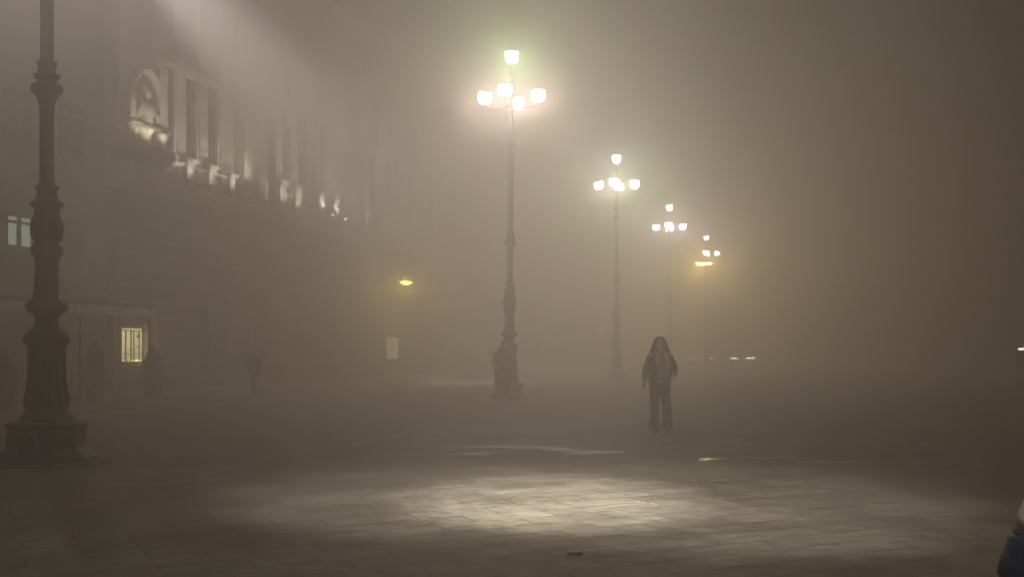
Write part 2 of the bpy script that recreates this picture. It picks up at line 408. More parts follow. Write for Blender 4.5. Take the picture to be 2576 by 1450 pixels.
def pedestal(u, wd=.42, hgt=1.05, y0=-.56, dp=.42, z0=8.0):
    b = MB()
    b.box(u-wd/2-.05, u+wd/2+.05, y0-.05, y0+dp+.05, z0+.003, z0+.14)
    b.box(u-wd/2, u+wd/2, y0, y0+dp, z0+.143, z0+hgt-.18)
    b.box(u-wd/2-.06, u+wd/2+.06, y0-.06, y0+dp+.06, z0+hgt-.177, z0+hgt-.09)
    b.box(u-wd/2-.11, u+wd/2+.11, y0-.11, y0+dp+.11, z0+hgt-.087, z0+hgt)
    b.build('pedestal', 'stone', pal, bevel=0.01)
def balustrade(u0, u1, z0=8.0, y=-.35, hgt=.95):
    b = MB(); b.box(u0, u1, y-.13, y+.13, z0+.004, z0+.12); b.box(u0, u1, y-.14, y+.14, z0+hgt-.14, z0+hgt-.02)
    n = max(2, int((u1-u0)/.24))
    for i in range(n):
        x = u0 + (i+.5)*(u1-u0)/n
        b.lathe([(.05,.124),(.05,.18),(.035,.22),(.085,.36),(.075,.46),(.035,.62),(.045,.70),(.07,.75),(.07,hgt-.143)], 10, (x, y, z0))
    b.build('balustrade', 'stone', pal)
def window(u, wd, z0, z1, lit=None, arch=True, y=-.01):
    fr = MB()
    fr.box(u-wd/2-.18, u-wd/2, -.16, -.003, z0, z1).box(u+wd/2, u+wd/2+.18, -.16, -.003, z0, z1)
    fr.box(u-wd/2-.25, u+wd/2+.25, -.26, -.003, z0-.16, z0-.003)
    fr.box(u-wd/2-.22, u+wd/2+.22, -.22, -.003, z1+.003, z1+.2)
    if arch:
        pts = [(u+(wd/2+.12)*math.cos(a), -.15, z1+.25+(wd*.42)*math.sin(a)) for a in [math.pi*i/12 for i in range(13)]]
        fr.tube(pts, .10, 8); fr.box(u-wd/2-.28, u+wd/2+.28, -.28, -.003, z1+.203, z1+.28)
    f = fr.build('window', 'stone' if arch else 'stone_d', pal, bevel=0.008)
    MB().box(u-wd/2, u+wd/2, -.03, -.004, z0, z1).build('pane', lit or 'pane', f)
    k = MB().box(u-.03, u+.03, -.08, -.032, z0, z1).box(u-wd/2, u-.032, -.075, -.032, z0+(z1-z0)*.68, z0+(z1-z0)*.68+.06)
    k.box(u+.032, u+wd/2, -.075, -.032, z0+(z1-z0)*.68, z0+(z1-z0)*.68+.06).build('mullion', 'wood', f)
    return f
peds = [412, 468, 523, 575]
pu = [U(x, .35) for x in peds]
for u in pu: pedestal(u)
balustrade(pu[1]+.33, pu[2]-.33); balustrade(pu[2]+.33, pu[3]-.33); balustrade(pu[0]+.33, pu[1]-.33)
for u in pu: pilaster(u-.1, .5, 16.5, .2, 8.0)
pilaster(U(630, .5), 1.15, 17.5, .55)
for i in range(3): window((pu[i]+pu[i+1])/2-.1, .72, 9.3, 12.6)
mid = [706, 744, 803, 838]
mu = [U(x, .4) for x in mid]
for u in mu: pedestal(u, .62, 1.35)
for i in range(3): balustrade(mu[i]+.42, mu[i+1]-.42, y=-.35)
for u in mu: pilaster(u, .7, 15.5, .35)
for i in range(3): window((mu[i]+mu[i+1])/2, .8 if i != 1 else 1.2, 9.6, 13.2)
b = MB()                       # segmental pediment above the middle bays
um = (mu[1]+mu[2])/2
for q in range(2):
    b.tube([(um+(2.6-.3*q)*math.cos(a), -.45, 15.7+1.3*math.sin(a)-.15*q) for a in [math.pi*i/16 for i in range(17)]], .16-.04*q, 8)
b.box(mu[0]-.6, mu[3]+.6, -.6, -.003, 15.51, 15.72); b.build('pediment', 'stone', pal)
b = MB(); b.box(mu[1]-.2, mu[3]+1.6, -1.25, -.61, 8.0, 8.16); b.build('balcony', 'stone', pal, bevel=.02)
fu = [U(x, .3) for x in (915, 955, 1000, 1060, 1110, 1160)]
for u in fu: pedestal(u, .6, 1.2); pilaster(u+.4, .8, 16, .3)
for i in range(5): window((fu[i]+fu[i+1])/2+.4, 1.0, 9.4, 12.8); balustrade(fu[i]+.42, fu[i+1]-.42)
# corner bay: balcony slab, paired half columns, arched niche with a bust
z = 8.9
b = MB()
n = 14
for (r_, za, zb) in ((1.0, 8.62, 8.9), (.85, 8.45, 8.617)):
    k0 = len(b.v); ring = [(-.45, 0)] + [(1.1-1.55*r_*math.cos(math.pi*i/n), -1.15*r_*math.sin(math.pi*i/n)-.25) for i in range(n+1)] + [(2.65, 0)]
    for zz in (za, zb): b.v += [(x, y-.003, zz) for x, y in ring]
    m_ = len(ring)
    b.f.append(tuple(k0+i for i in reversed(range(m_)))); b.f.append(tuple(k0+m_+i for i in range(m_)))
    for i in range(m_): b.f.append((k0+i, k0+(i+1)%m_, k0+m_+(i+1)%m_, k0+m_+i))
b.build('balcony', 'stone_d', pal)
for u in (-.15, .45, 1.8):
    MB().tube([(u,-.15,7.9),(u,-.35,7.95),(u,-.62,8.15),(u,-.72,8.38)], [.10,.13,.13,.09], 8).build('bracket', 'stone', pal, smooth=True)
for u, r_ in ((.05,.14),(.38,.12),(1.0,.26),(1.9,.30)):
    MB().lathe([(r_*1.35,8.903),(r_*1.35,8.98),(r_*1.1,9.02),(r_,9.06),(r_*.93,9.62),(r_*1.2,9.70),(r_*1.35,9.79)], 16, (u,-.42,0)).build('half_column', 'stone', pal, smooth=True)
MB().box(-.2, 2.3, -.70, -.003, 9.80, 9.90).box(-.12, 2.22, -.63, -.003, 9.903, 9.98).build('entablature', 'stone', pal, bevel=.012)
b = MB()
b.tube([(.95+.95*math.cos(a), -.5, 10.75+1.25*math.sin(a)) for a in [math.pi*i/14 for i in range(15)]], [.17]*15, 8)
b.box(-.12, .2, -.62, -.003, 10.035, 10.9).box(1.7, 2.2, -.62, -.003, 10.035, 12.3)
b.build('niche', 'stone', pal, smooth=False)
b = MB()                       # bust with scrolls
b.loft([(.95,-.5,10.04,.38,.22),(.95,-.5,10.2,.30,.2),(.95,-.5,10.45,.44,.24),(.95,-.5,10.7,.40,.22),(.95,-.5,10.82,.14,.13),(.95,-.5,10.95,.12,.13)], 18)
b.ball((.95,-.52,11.12), (.18,.2,.24)).ball((.95,-.72,11.10), (.04,.05,.06)).ball((.95,-.45,11.28), (.22,.22,.14)).ball((.55,-.48,10.6), (.16,.2,.3)).ball((1.38,-.48,10.6), (.16,.2,.3))
for sx in (.36, 1.55):
    b.tube([(sx+.16*math.cos(q)*(1-q/14), -.62, 10.25+.16*math.sin(q)*(1-q/14)) for q in [i*.55 for i in range(18)]], .05, 6)
b.build('bust', 'stone', pal, remesh=.03)
# lit shop window behind the cafe, ground floor
uw = (U(303)+U(352))/2; ww = U(352)-U(303)
lit = glow('lit_shop', (1.0, .86, .44), 2.4)
f = MB().box(uw-ww/2-.08, uw+ww/2+.08, -.2, -.063, .9, 1.06).box(uw-ww/2-.08, uw+ww/2+.08, -.22, -.063, 2.30, 2.42).build('window', 'stone', pal)
MB().box(uw-ww/2, uw+ww/2, -.09, -.063, 1.063, 2.297).build('pane', lit, f)
k = MB()
for j, zz in enumerate((1.12,1.20,1.30,1.38,1.52,2.20)): k.box(uw-ww/2, uw+ww/2, -.13, -.092, zz, zz+.022+.006*(j%3))
for q in (-.62, -.2, .02, .45): k.box(uw+q*ww/2*1.3-.025, uw+q*ww/2*1.3+.025, -.16, -.132, 1.063, 2.2)
k.box(uw+.12, uw+.42, -.16, -.132, 1.62, 1.66).box(uw+.2, uw+.34, -.16, -.132, 1.95, 2.05)
MB().box(uw-.15, uw+ww/2-.15, -.15, -.135, 1.07, 1.115).build('strip_lamp', glow('strip_warm', (1.0,.88,.40), 7), f)
lamp_light('POINT', 'window_spill', onto(uw, -.7, 1.5), 9, (1.0,.85,.45), .3)
k.build('shelves', mat('shelf_wood', (.30,.26,.12), .7), f)
MB().box(U(357), U(380), -.3, -.063, 0, 2.75).build('door_jamb', 'stone', pal)
# lit far window on the same facade
uf = U(985); f = MB().box(uf-1.0, uf+1.0, -.15, -.063, .85, .98).box(uf-1.0, uf+1.0, -.15, -.063, 2.25, 2.36).build('window', 'stone', pal)
MB().box(uf-.85, uf+.85, -.09, -.063, .983, 2.247).build('pane', glow('lit_far', (1.0, .84, .42), 1.6), f)
k = MB()
for zz in (1.2,1.4,1.6,1.8,2.0): k.box(uf-.85, uf+.85, -.12, -.092, zz, zz+.04)
k.box(uf-.03, uf+.03, -.125, -.121, .983, 2.247)
k.build('shelves', 'wood', f)
for u in (6.5, 10, 13.5, 17, 20.5, 32, 36, 40): window(u, 1.5, 1.2, 4.2, arch=False).location.y = -.06

# floodlights on the cornice
def flood(u, y, zz, label, power, color, aimv, size=70, emis=0):
    p = onto(u, y, zz)
    t = thing('floodlight', label, 'floodlight', p, RZ, 'floodlights along the palazzo ledges')
    MB().box(-.10,.10,-.05,.05,.03,.15).build('housing', 'iron', t, bevel=.01)
    MB().box(-.02,.02,-.02,.02,0,.028).build('bracket', 'iron', t)
    MB().box(-.085,.085,-.04,.04,.152,.16).build('lens', glow('flood_lens', color, emis or 6), t)
    q = onto(u+aimv[0], y+aimv[1], zz+aimv[2])
    pp = p + Vector((0,0,.22))
    lamp_light('SPOT', 'flood_bulb', pp, power, color, .05, q, size, .7)
WY = (1.0, .92, .66); WW = (1.0, .93, .82)
flood(.55, -1.18, 8.905, 'floodlight on the corner balcony under the bust', 210, WY, (.15, .8, 2.6), 110)
flood(1.7, -1.18, 8.905, 'floodlight on the corner balcony beside the broad column', 80, WY, (.0, .8, 2.8), 100)
def flood_arm(u, label, power, color, aimv, size=95, emis=0, z0=7.93):
    flood(u, -1.55, z0, label, power, color, aimv, size, emis)
    t = [o for o in bpy.data.objects if o.name.startswith('floodlight') and o.type == 'EMPTY'][-1]
    t = max((o for o in bpy.data.objects if o.name.startswith('floodlight') and o.type == 'EMPTY'), key=lambda o: o.name)
    MB().box(-.018, .018, .052, .96, .0, .03).build('arm', 'iron', t)
for u, lb in zip(pu, ('floodlight on the cornice at the pedestal next to the corner bay', 'floodlight on the cornice at the second small pedestal from the corner bay',
        'floodlight on the cornice at the third small pedestal from the corner bay', 'floodlight on the cornice at the pedestal before the broad pilaster')):
    flood_arm(u-.15, lb, 260, WW, (.05, 1.2, 2.2))
flood_arm(U(625,.5)-.3, 'strong floodlight at the foot of the broad pilaster', 420, (1.0,.96,.74), (0,.8,3.0), 75)
for u, lb, pw, em in zip(mu, ('floodlight at the left pedestal of the middle bays', 'floodlight at the second pedestal of the middle bays',
        'small bright blue-white floodlight left on the middle balcony ledge', 'brightest blue-white floodlight right on the middle balcony ledge'), (260,260,260,260), (0,0,60,160)):
    if em: flood(u+.1, -1.1, 8.165, lb, pw, (.86,.93,1.0), (.3, 1.0, 2.2), 80, em)
    else: flood_arm(u-.1, lb, pw, WW, (0,.9,1.6), 90)
for u, lb in zip((fu[0], fu[2]), ('dim floodlight at the first pedestal beyond the middle bays', 'dim floodlight farthest along the facade')):
    flood_arm(u-.1, lb, 160, WW, (0,.9,1.8), 90)

# neighbouring house at the left
hs = thing('town_house', 'dark rendered house with one lit upstairs window behind the nearest lamp', 'building', O, RZ)
def hb(): return MB()
hb().box(-34, -.35, .35, 9, 0, 17).build('wall', 'render', hs)
hb().box(-34.2, -.35, -.05, .347, 16.6, 17).box(-34, -.35, .2, .347, 3.55, 3.75).build('cornice', 'stone_d', hs)
u0, u1 = U(14, -.35), U(75, -.35); uc = (u0+u1)/2; wd = u1-u0
def hwin(u, z0, z1, lit=None):
    f = hb().box(u-wd/2-.1, u-wd/2, .25, .347, z0-.1, z1+.1).box(u+wd/2, u+wd/2+.1, .25, .347, z0-.1, z1+.1).box(u-wd/2, u+wd/2, .25, .347, z1, z1+.1).box(u-wd/2-.1, u+wd/2+.1, .18, .347, z0-.2, z0-.103).build('window', 'stone_d', hs)
    hb().box(u-wd/2, u+wd/2, .33, .347, z0, z1).build('pane', lit or 'pane', f)
    hh = z1-z0
    hb().box(u-.09, u+.09, .28, .327, z0, z1).box(u-wd/2, u-.093, .285, .327, z0+hh*.76, z0+hh*.86).box(u+.093, u+wd/2, .285, .327, z0+hh*.76, z0+hh*.86).build('mullion', 'wood', f)
hwin(uc, 4.9, 5.82, glow('lit_upstairs', (.80, 1.0, .72), .75))
for du in (2.6, -2.6, -5.2, -7.8): hwin(uc+du, 4.9, 6.4)
for du in (2.6, 0, -2.6, -5.2): hwin(uc+du, 8.4, 10.0)

# cafe pavilion with awning roof
cf = thing('cafe_awning', 'flat awning of a pavement cafe behind the nearest lamp', 'awning', O, RZ)
xl, xr, yf, yb = -19.0, -4.05, -4.32, -.75
rf = MB(); rf.v = [(xl,yf,2.80),(xr,yf,2.80),(xr,yb,3.12),(xl,yb,3.12),(xl,yf,2.86),(xr,yf,2.86),(xr,yb,3.18),(xl,yb,3.18)]
rf.f = [(0,3,2,1),(4,5,6,7),(0,1,5,4),(1,2,6,5),(2,3,7,6),(3,0,4,7)]; rf.build('roof', 'canvas', cf)
va = MB(); n = 60
for i in range(n):
    x0 = xl+(xr-xl)*i/n; x1 = xl+(xr-xl)*(i+1)/n
    va.box(x0+.006, x1-.006, yf-.03-.012*(i%2), yf-.003, 2.56-.02*(i%2), 2.80)
va.build('valance', 'valance', cf)
MB().box(xl, xr, yf-.05, yf+.03, 2.803, 2.90).build('gutter', 'iron', cf)
for x in (-4.15, -7.5, -10.9, -14.3): MB().lathe([(.09,0),(.09,.06),(.045,.08),(.045,2.79)], 12, (x, yf+.1, 0)).build('post', 'iron', cf)
for x in (-4.15, -7.5): MB().tube([(x, yf+.1, 2.2), (x-.25, yf+.1, 2.55), (x-.75, yf+.1, 2.72)], .025, 8).build('brace', 'iron', cf, smooth=True)
MB().lathe([(.05,0),(.16,.05),(.16,.16),(.04,.2)], 12, (xr-.35, yf+.1, 2.38)).build('spotlight', 'iron', cf)
p = onto(xr-1.4, -3.4, 2.93); t = thing('floodlight', 'floodlight lying on the far end of the cafe awning roof', 'floodlight', p, RZ, 'floodlights along the palazzo ledges')
MB().box(-.14,.14,-.07,.07,.10,.24).build('housing', 'iron', t, bevel=.01); MB().box(-.03,.03,-.03,.03,0,.098).build('bracket', 'iron', t)
MB().box(-.12,.12,-.06,.06,.242,.25).build('lens', glow('flood_lens_small', WY, 2), t)
lamp_light('SPOT', 'flood_bulb', p+Vector((0,0,.32)), 420, WW, .06, onto(.6, 0, 6.4), 60, .9)
# cafe screens and planted tubs
def shrub(px, Y, hgt, rad, label, seed):
    rnd = random.Random(seed); q = at(px, 882, Y)
    t = thing('potted_shrub', label, 'potted shrub', (q.x, q.y, 0), rnd.uniform(0,3), 'potted shrubs along the cafe')
    MB().lathe([(rad*.55,0),(rad*.72,.36),(rad*.78,.38),(rad*.78,.44),(rad*.68,.44),(rad*.66,.38)], 16).build('planter', 'terracotta', t, bevel=.005)
    MB().tube([(0,0,.3),(.01,0,.6),(0,.01,hgt*.8)], [.03,.025,.01], 8).build('trunk', 'bark', t)
    b = MB()
    for i in range(2600):
        f = rnd.random()**.8; zz = .45 + (hgt-.45)*f; rr = rad*(1-f)**.75*(.5+.75*rnd.random()**1.5)*(1+.2*math.sin(9*f+seed)) + .02
        a = rnd.uniform(0, 6.283); c = Vector((rr*math.cos(a), rr*math.sin(a), zz))
        d1 = Vector((rnd.uniform(-1,1), rnd.uniform(-1,1), rnd.uniform(-.6,1))).normalized()*.035; d2 = d1.orthogonal().normalized()*.016
        k = len(b.v); b.v += [tuple(c-d1), tuple(c+d2), tuple(c+d1), tuple(c-d2)]; b.f.append((k,k+1,k+2,k+3))
    b.build('foliage', 'leaf', t)
shrub(239, 30.5, 1.75, .36, 'cone-shaped shrub in a tub right of the nearest lamp', 1)
shrub(385, 33.8, 1.6, .40, 'cone-shaped shrub in a tub at the far end of the cafe', 2)
shrub(6, 26, 1.55, .34, 'cone-shaped shrub in a tub at the left edge of the picture', 3)
def table(u, y, label):
    p = onto(u, y, 0); t = thing('cafe_table', label, 'table', p, RZ, 'cafe tables under the awning')
    MB().lathe([(.35,.72),(.36,.735),(.35,.75)], 24).build('table_top', 'wood', t); MB().lathe([(.22,0),(.22,.02),(.03,.04),(.03,.718)], 14).build('pedestal_leg', 'iron', t)
table(-6.2, -2.9, 'round cafe table near the far end of the awning'); table(-10.2, -2.9, 'round cafe table behind the nearest lamp')

# sodium lamps
def wall_lamp(px, py, label):
    u = U(px, 1.6); Y = 26-1.6*1.041; q = onto(u, -1.6, 0); zz = H+(882-py)/F*q.y
    t = thing('wall_lamp', label, 'wall lamp', onto(u, 0, zz), RZ)
    MB().tube([(0,-.003,-.25),(0,-.6,.25),(0,-1.2,.28),(0,-1.6,.16)], [.05,.035,.03,.05], 8).build('arm', 'iron', t, smooth=True)
    MB().box(-.12,.12,-.07,-.01,-.5,.05).build('wall_plate', 'iron', t)
    MB().lathe([(.36,.05),(.30,.12),(.12,.18),(.05,.22)], 18, (0,-1.6,0)).build('shade', 'iron', t)
    MB().lathe([(.12,-.12),(.26,-.05),(.33,.04)], 18, (0,-1.6,0)).build('lamp_bowl', glow('sodium', (1.0,.70,.10), 60, .5), t)
    lamp_light('POINT', 'bulb', onto(u, -1.6, zz-.02), 550, (1.0,.66,.12), .15)
wall_lamp(1021, 710, 'yellow wall lamp far along the palazzo facade')
q = at(1775, 663, 92)
t = thing('road_lamp', 'orange road lamp glowing below the farthest five-bowl lamp', 'street lamp', (q.x+1.2, q.y, 0))
MB().tube([(0,0,0),(0,0,q.z-1.2),(-.1,0,q.z-.2),(-.5,0,q.z+.2),(-1.0,0,q.z+.25)], [.12,.09,.07,.06,.05], 10).build('pole', 'iron', t, smooth=True)
MB().ball((-1.35,0,q.z+.16), (.75,.3,.14)).build('housing', 'iron', t)
MB().ball((-1.35,0,q.z+.02), (.68,.26,.16)).build('lens', glow('sodium_far', (1.0,.74,.16), 500, .5), t)
lamp_light('POINT', 'bulb', (q.x-.15, q.y, q.z), 12000, (1.0,.66,.14), .25)
# low lights at the waterfront, beacon
def bench_light(px, py, Y, label, wd, color, e):
    q = at(px, py, Y)
    t = thing('strip_light', label, 'light', (q.x, q.y, 0), 0, 'low strip lights at the far edge of the square')
    for sx in (-1, 1): MB().box(sx*wd*.4-.012, sx*wd*.4+.012, -.012, .012, 0, q.z-.06).build('leg', 'iron', t)
    MB().box(-wd/2, wd/2, -.09, .09, q.z-.057, q.z+.06).build('housing', 'iron', t)
    MB().box(-wd/2+.03, wd/2-.03, -.11, -.093, q.z-.045, q.z+.045).build('diffuser', glow('strip', color, e*max(1.0, math.exp(.045*(Y-25))*0.16)), t)
for a in ((1779,901,90,'faint low strip light left in the far row',1.0,(1,.9,.75),6),(1846,900,90,'middle low strip light of the far row',.8,(1,.88,.7),11),
          (1889,900,90,'brightest low strip light of the far row',.75,(1,.86,.62),14),(1737,903,90,'dimmest low strip light beside the woman',.9,(1,.9,.75),3),
          (2428,898,80,'faint blue strip light far to the right',.9,(.35,.35,1),4),(2330,899,80,'very dim blue strip light right of the row',1.2,(.4,.4,1),1.5)):
    bench_light(*a)
q = at(2572, 877, 40); bench_light(2574, 877, 40, 'white strip light cut by the right edge of the picture', .5, (.95,.97,1), 6)
q = at(1512, 833, 95); t = thing('beacon', 'tiny red light on a thin pole left of the second lamp', 'beacon', (q.x, q.y, 0))
MB().lathe([(.08,0),(.05,.1),(.04,q.z-.1)], 10).build('pole', 'iron', t); MB().ball((0,0,q.z), (.17,.12,.11)).build('lens', glow('red_lens', (1,.22,.12), 40), t)
# quay parapet far away, dark buildings across the fog on the right
# ------------------------------------------------------------ people
def hand(b, wrist, d, side, spread, s=1.0, curl=.5):
    """palm and five bent fingers; d = direction of the hand, side = thumb side, spread = across the palm"""
    wrist, d, side = Vector(wrist), Vector(d).normalized(), Vector(side).normalized()
    nrm = d.cross(side).normalized()
    b.tube([wrist-d*.02, wrist+d*.03, wrist+d*.085*s], [.026*s,.036*s,.036*s], 10, .55)
    for k, ln in enumerate((.068,.078,.072,.056)):
        o = wrist + d*.08*s + side*((1.5-k)*.019*s); p = [o]; dd = d.copy()
        for j in range(3):
            dd = (dd + nrm*curl*.45).normalized(); p.append(p[-1]+dd*ln*s*(.42,.32,.26)[j])
        b.tube(p, [.0095*s,.0088*s,.008*s,.0065*s], 6)
    o = wrist + d*.028*s + side*.028*s; a = (d*.55+side*.8).normalized()
    b.tube([o, o+a*.035*s, o+(a*.5+d*.5+nrm*.3).normalized()*.062*s, o+(a*.3+d*.8+nrm*.4).normalized()*.085*s], [.013*s,.012*s,.0105*s,.008*s], 6)
def human(name, label, X, Y, rz, hgt, P):
    """P: joint positions for a 1.70 m figure facing -Y; body is one remeshed surface"""
    t = thing(name, label, 'person', (X, Y, 0), rz); k = hgt/1.70; t.scale = (k, k, k)
    b = MB(); h = Vector(P['head']); nk = Vector(P['neck'])
    b.ball(h, (.078,.098,.115), 20, 14).ball(h+Vector((0,-.03,-.06)), (.055,.065,.06), 14, 10)
    b.ball(h+Vector((0,-.104,-.015)), (.013,.02,.026), 8, 6).tube([h+Vector((0,-.095,.03)), h+Vector((0,-.115,-.02))], [.008,.013], 6)
    b.ball(h+Vector((0,-.088,-.062)), (.026,.014,.007), 8, 6).ball(h+Vector((0,-.086,-.074)), (.022,.014,.007), 8, 6)
    for sx in (-1, 1):
        b.ball(h+Vector((sx*.079,.01,-.01)), (.012,.022,.034), 8, 6).ball(h+Vector((sx*.03,-.085,.012)), (.014,.012,.008), 8, 6)
        b.tube([h+Vector((sx*.015,-.093,.028)), h+Vector((sx*.048,-.08,.03))], .006, 6)
    b.tube([h+Vector((0,.01,-.06)), nk], [.052,.058], 12)
    pv = Vector(P['pelvis'])
    b.loft([(pv.x,pv.y,pv.z-.08,.14,.10),(pv.x,pv.y,pv.z,.165,.115),(pv.x,pv.y,pv.z+.12,.135,.095),((pv.x+nk.x)/2,(pv.y+nk.y)/2,(pv.z+nk.z)/2+.04,.15,.11),(nk.x,nk.y,nk.z-.1,.165,.105),(nk.x,nk.y,nk.z,.06,.055)], 20)
    for s_ in ('l','r'):
        sh, el, wr = (Vector(P[q+s_]) for q in ('sh','el','wr'))
        b.tube([nk+Vector((0,0,-.05)), sh, (sh+el)/2, el, (el+wr)/2, wr], [.055,.052,.043,.036,.034,.025], 10)
        hp, kn, an = (Vector(P[q+s_]) for q in ('hp','kn','an'))
        b.tube([hp, (hp+kn)/2, kn, kn*.6+an*.4, an], [.09,.075,.052,.052,.036], 12)
        b.tube([an+Vector((0,.03,-.03)), an+Vector((0,-.06,-.045)), an+Vector((0,-.15,-.06))], [.035,.035,.025], 8)
        hand(b, wr, P.get('hd'+s_, wr-el), P.get('th'+s_, (0,-1,0)), None, 1.0, P.get('curl',.4))
    b.build('body', 'skin', t, smooth=True, remesh=.0075)
    for s_ in ('l','r'):
        an = Vector(P['an'+s_])
        S = MB().loft([(an.x,an.y-.05,.0,.048,.135),(an.x,an.y-.05,.025,.05,.138),(an.x,an.y-.045,.06,.046,.12),(an.x,an.y,.10,.045,.055),(an.x,an.y,.14,.043,.05)], 16)
        S.build('shoe', P.get('shoem','shoe'), t, smooth=True)
    return t
def sleeve(t, a, e, w_, r, m, name='sleeve', n=16, cuff=None):
    a, e, w_ = Vector(a), Vector(e), Vector(w_)
    pts = [a, a.lerp(e,.33), a.lerp(e,.66), e, e.lerp(w_,.35), e.lerp(w_,.7), w_]
    rr = [r[0], r[0]*1.0, r[1]*1.06, r[1], r[1]*1.04, r[1]*.9, r[2]]
    o = MB().tube(pts, rr, n).build(name, m, t, smooth=True)
    if cuff: MB().tube([w_.lerp(e,.10), w_.lerp(e,-.03)], [r[2]*1.12, r[2]*1.08], n).build('cuff', cuff, o, smooth=True)
    return o
# woman facing the camera
P = dict(head=(0,-.02,1.575), neck=(0,.0,1.42), pelvis=(0,0,.92),
    shl=(.175,0,1.38), ell=(.278,.02,1.15), wrl=(.20,-.17,1.01), hdl=(-.5,-.5,-.5), thl=(-.6,-.8,0),
    shr=(-.175,0,1.38), elr=(-.26,.03,1.10), wrr=(-.295,-.06,.90), hdr=(-.1,-.2,-1), thr=(.3,-.9,0),
    hpl=(.09,0,.86), knl=(.12,-.02,.47), anl=(.142,.02,.09), hpr=(-.09,0,.86), knr=(-.10,-.03,.47), anr=(-.105,-.06,.09))
def pos(px, feet): 
    Y = H*F/(feet-882); return (px-1288)/F*Y, Y
X, Y = pos(1660, 1085)
t = human('person', 'woman with long dark hair, dark jacket and wide trousers facing the camera', X, Y, .14, 1.70, P)
b = MB()                       # wide trousers
b.loft([(.145,-.01,.045,.098,.12),(.138,-.02,.25,.085,.11),(.122,-.02,.48,.082,.10),(.10,0,.66,.092,.11),(.085,0,.84,.105,.12)], 28, .045, 7)
b.loft([(-.122,-.06,.045,.096,.12),(-.116,-.055,.25,.08,.11),(-.108,-.035,.48,.078,.10),(-.095,0,.66,.092,.11),(-.085,0,.84,.105,.12)], 28, .045, 8)
b.loft([(0,0,.76,.15,.10),(0,0,.83,.19,.125),(0,0,.92,.182,.125),(0,0,1.0,.165,.115)], 28, .01, 9)
b.build('trousers', 'pants', t, smooth=True, remesh=.011)
MB().loft([(0,-.005,.93,.182,.128),(0,-.005,1.1,.165,.12),(0,-.005,1.28,.185,.128),(0,0,1.40,.13,.095),(0,0,1.44,.062,.06)], 28, .01, 7).build('shirt', 'shirt', t, smooth=True)
b = MB(); n = 34; rows = [(.885,.205,.145),(.95,.212,.15),(1.08,.205,.148),(1.22,.215,.155),(1.33,.205,.14),(1.395,.15,.115),(1.43,.095,.09)]
k0 = 0
for thick in (0, -.018):
    for j, (zz, rx, ry) in enumerate(rows):
        for i in range(n):
            a = -math.pi/2 + R(24) + (2*math.pi-R(48))*i/(n-1); q = 1+.02*math.sin(a*9+j)
            b.v.append(((rx+thick)*q*math.cos(a), (ry+thick)*q*math.sin(a), zz))
nr = len(rows); T_ = nr*n
for j in range(nr-1):
    for i in range(n-1):
        a = j*n+i; b.f += [(a,a+1,a+n+1,a+n), (T_+a,T_+a+n,T_+a+n+1,T_+a+1)]
for i in range(n-1):
    b.f.append((i, T_+i, T_+i+1, i+1)); a = (nr-1)*n+i; b.f.append((a, a+1, T_+a+1, T_+a))
for j in range(nr-1):
    a = j*n; b.f.append((a, a+n, T_+a+n, T_+a)); a = j*n+n-1; b.f.append((a, T_+a, T_+a+n, a+n))
jk = b.build('jacket', 'jacket', t, smooth=True)
sleeve(t, (.168,0,1.36), P['ell'], (.215,-.14,1.035), (.064,.060,.050), 'jacket', cuff='jacket')
sleeve(t, (-.168,0,1.36), P['elr'], (-.292,-.045,.945), (.064,.058,.050), 'jacket', cuff='jacket')
for sx in (-1, 1):             # fleece edging down the open front and the collar
    low = [(.086,-.135,.89),(.088,-.142,1.0),(.088,-.14,1.15)] if sx > 0 else [(-.092,-.142,1.19)]
    MB().tube(low+[(sx*.10,-.147,1.27),(sx*.085,-.135,1.35),(sx*.075,-.10,1.41)], ([.010,.012,.014,.024,.030,.026] if sx > 0 else [.012,.03,.034,.028]), 8).build('lapel', 'fleece', jk, smooth=True)
MB().tube([(.10*math.cos(a), .01+.085*math.sin(a), 1.425+.01*math.sin(a)) for a in [-math.pi/2+R(35)+(2*math.pi-R(70))*i/20 for i in range(21)]], .026, 8).build('collar', 'fleece', jk, smooth=True)
MB().tube([(.155*math.cos(a), .14*math.sin(a)*.98, .90) for a in [-math.pi/2-R(72)+R(80)*i/12 for i in range(13)]], .022, 8).build('shirt_hem', 'fleece', t, smooth=True)
def long_hair(t, h, s=1.0, seed=3):
    rnd = random.Random(seed); b = MB(); h = Vector(h)
    b.ball(h+Vector((0,.032,.03)), (.090,.100,.105), 20, 12)
    for i in range(420):
        a = rnd.uniform(R(-14), R(194)); c, s_ = math.cos(a), math.sin(a)
        top = h+Vector((.05*c,.015+.06*s_, .128)); l = rnd.uniform(.18,.31)*s; sp = rnd.uniform(.80,1.14); w1, w2 = rnd.uniform(-.012,.012), rnd.uniform(-.02,.02)
        pts = [top, h+Vector((.098*c,.02+.10*s_, .075)), h+Vector((.112*c*sp+w1,.02+.10*s_*sp, -.02)), h+Vector((.13*c*sp+w2,.01+.11*s_*sp,-.09)),
               h+Vector((.150*c*sp-w1*1.4,.01+.115*s_*sp,-.15)), h+Vector((.158*c*sp+w2*1.4,.0+.12*s_*sp,.06-l))]
        b.tube(pts, [.006,.009,.009,.009,.008,.003], 4)
    b.build('hair', 'hair', t, smooth=True)
long_hair(t, P['head'])
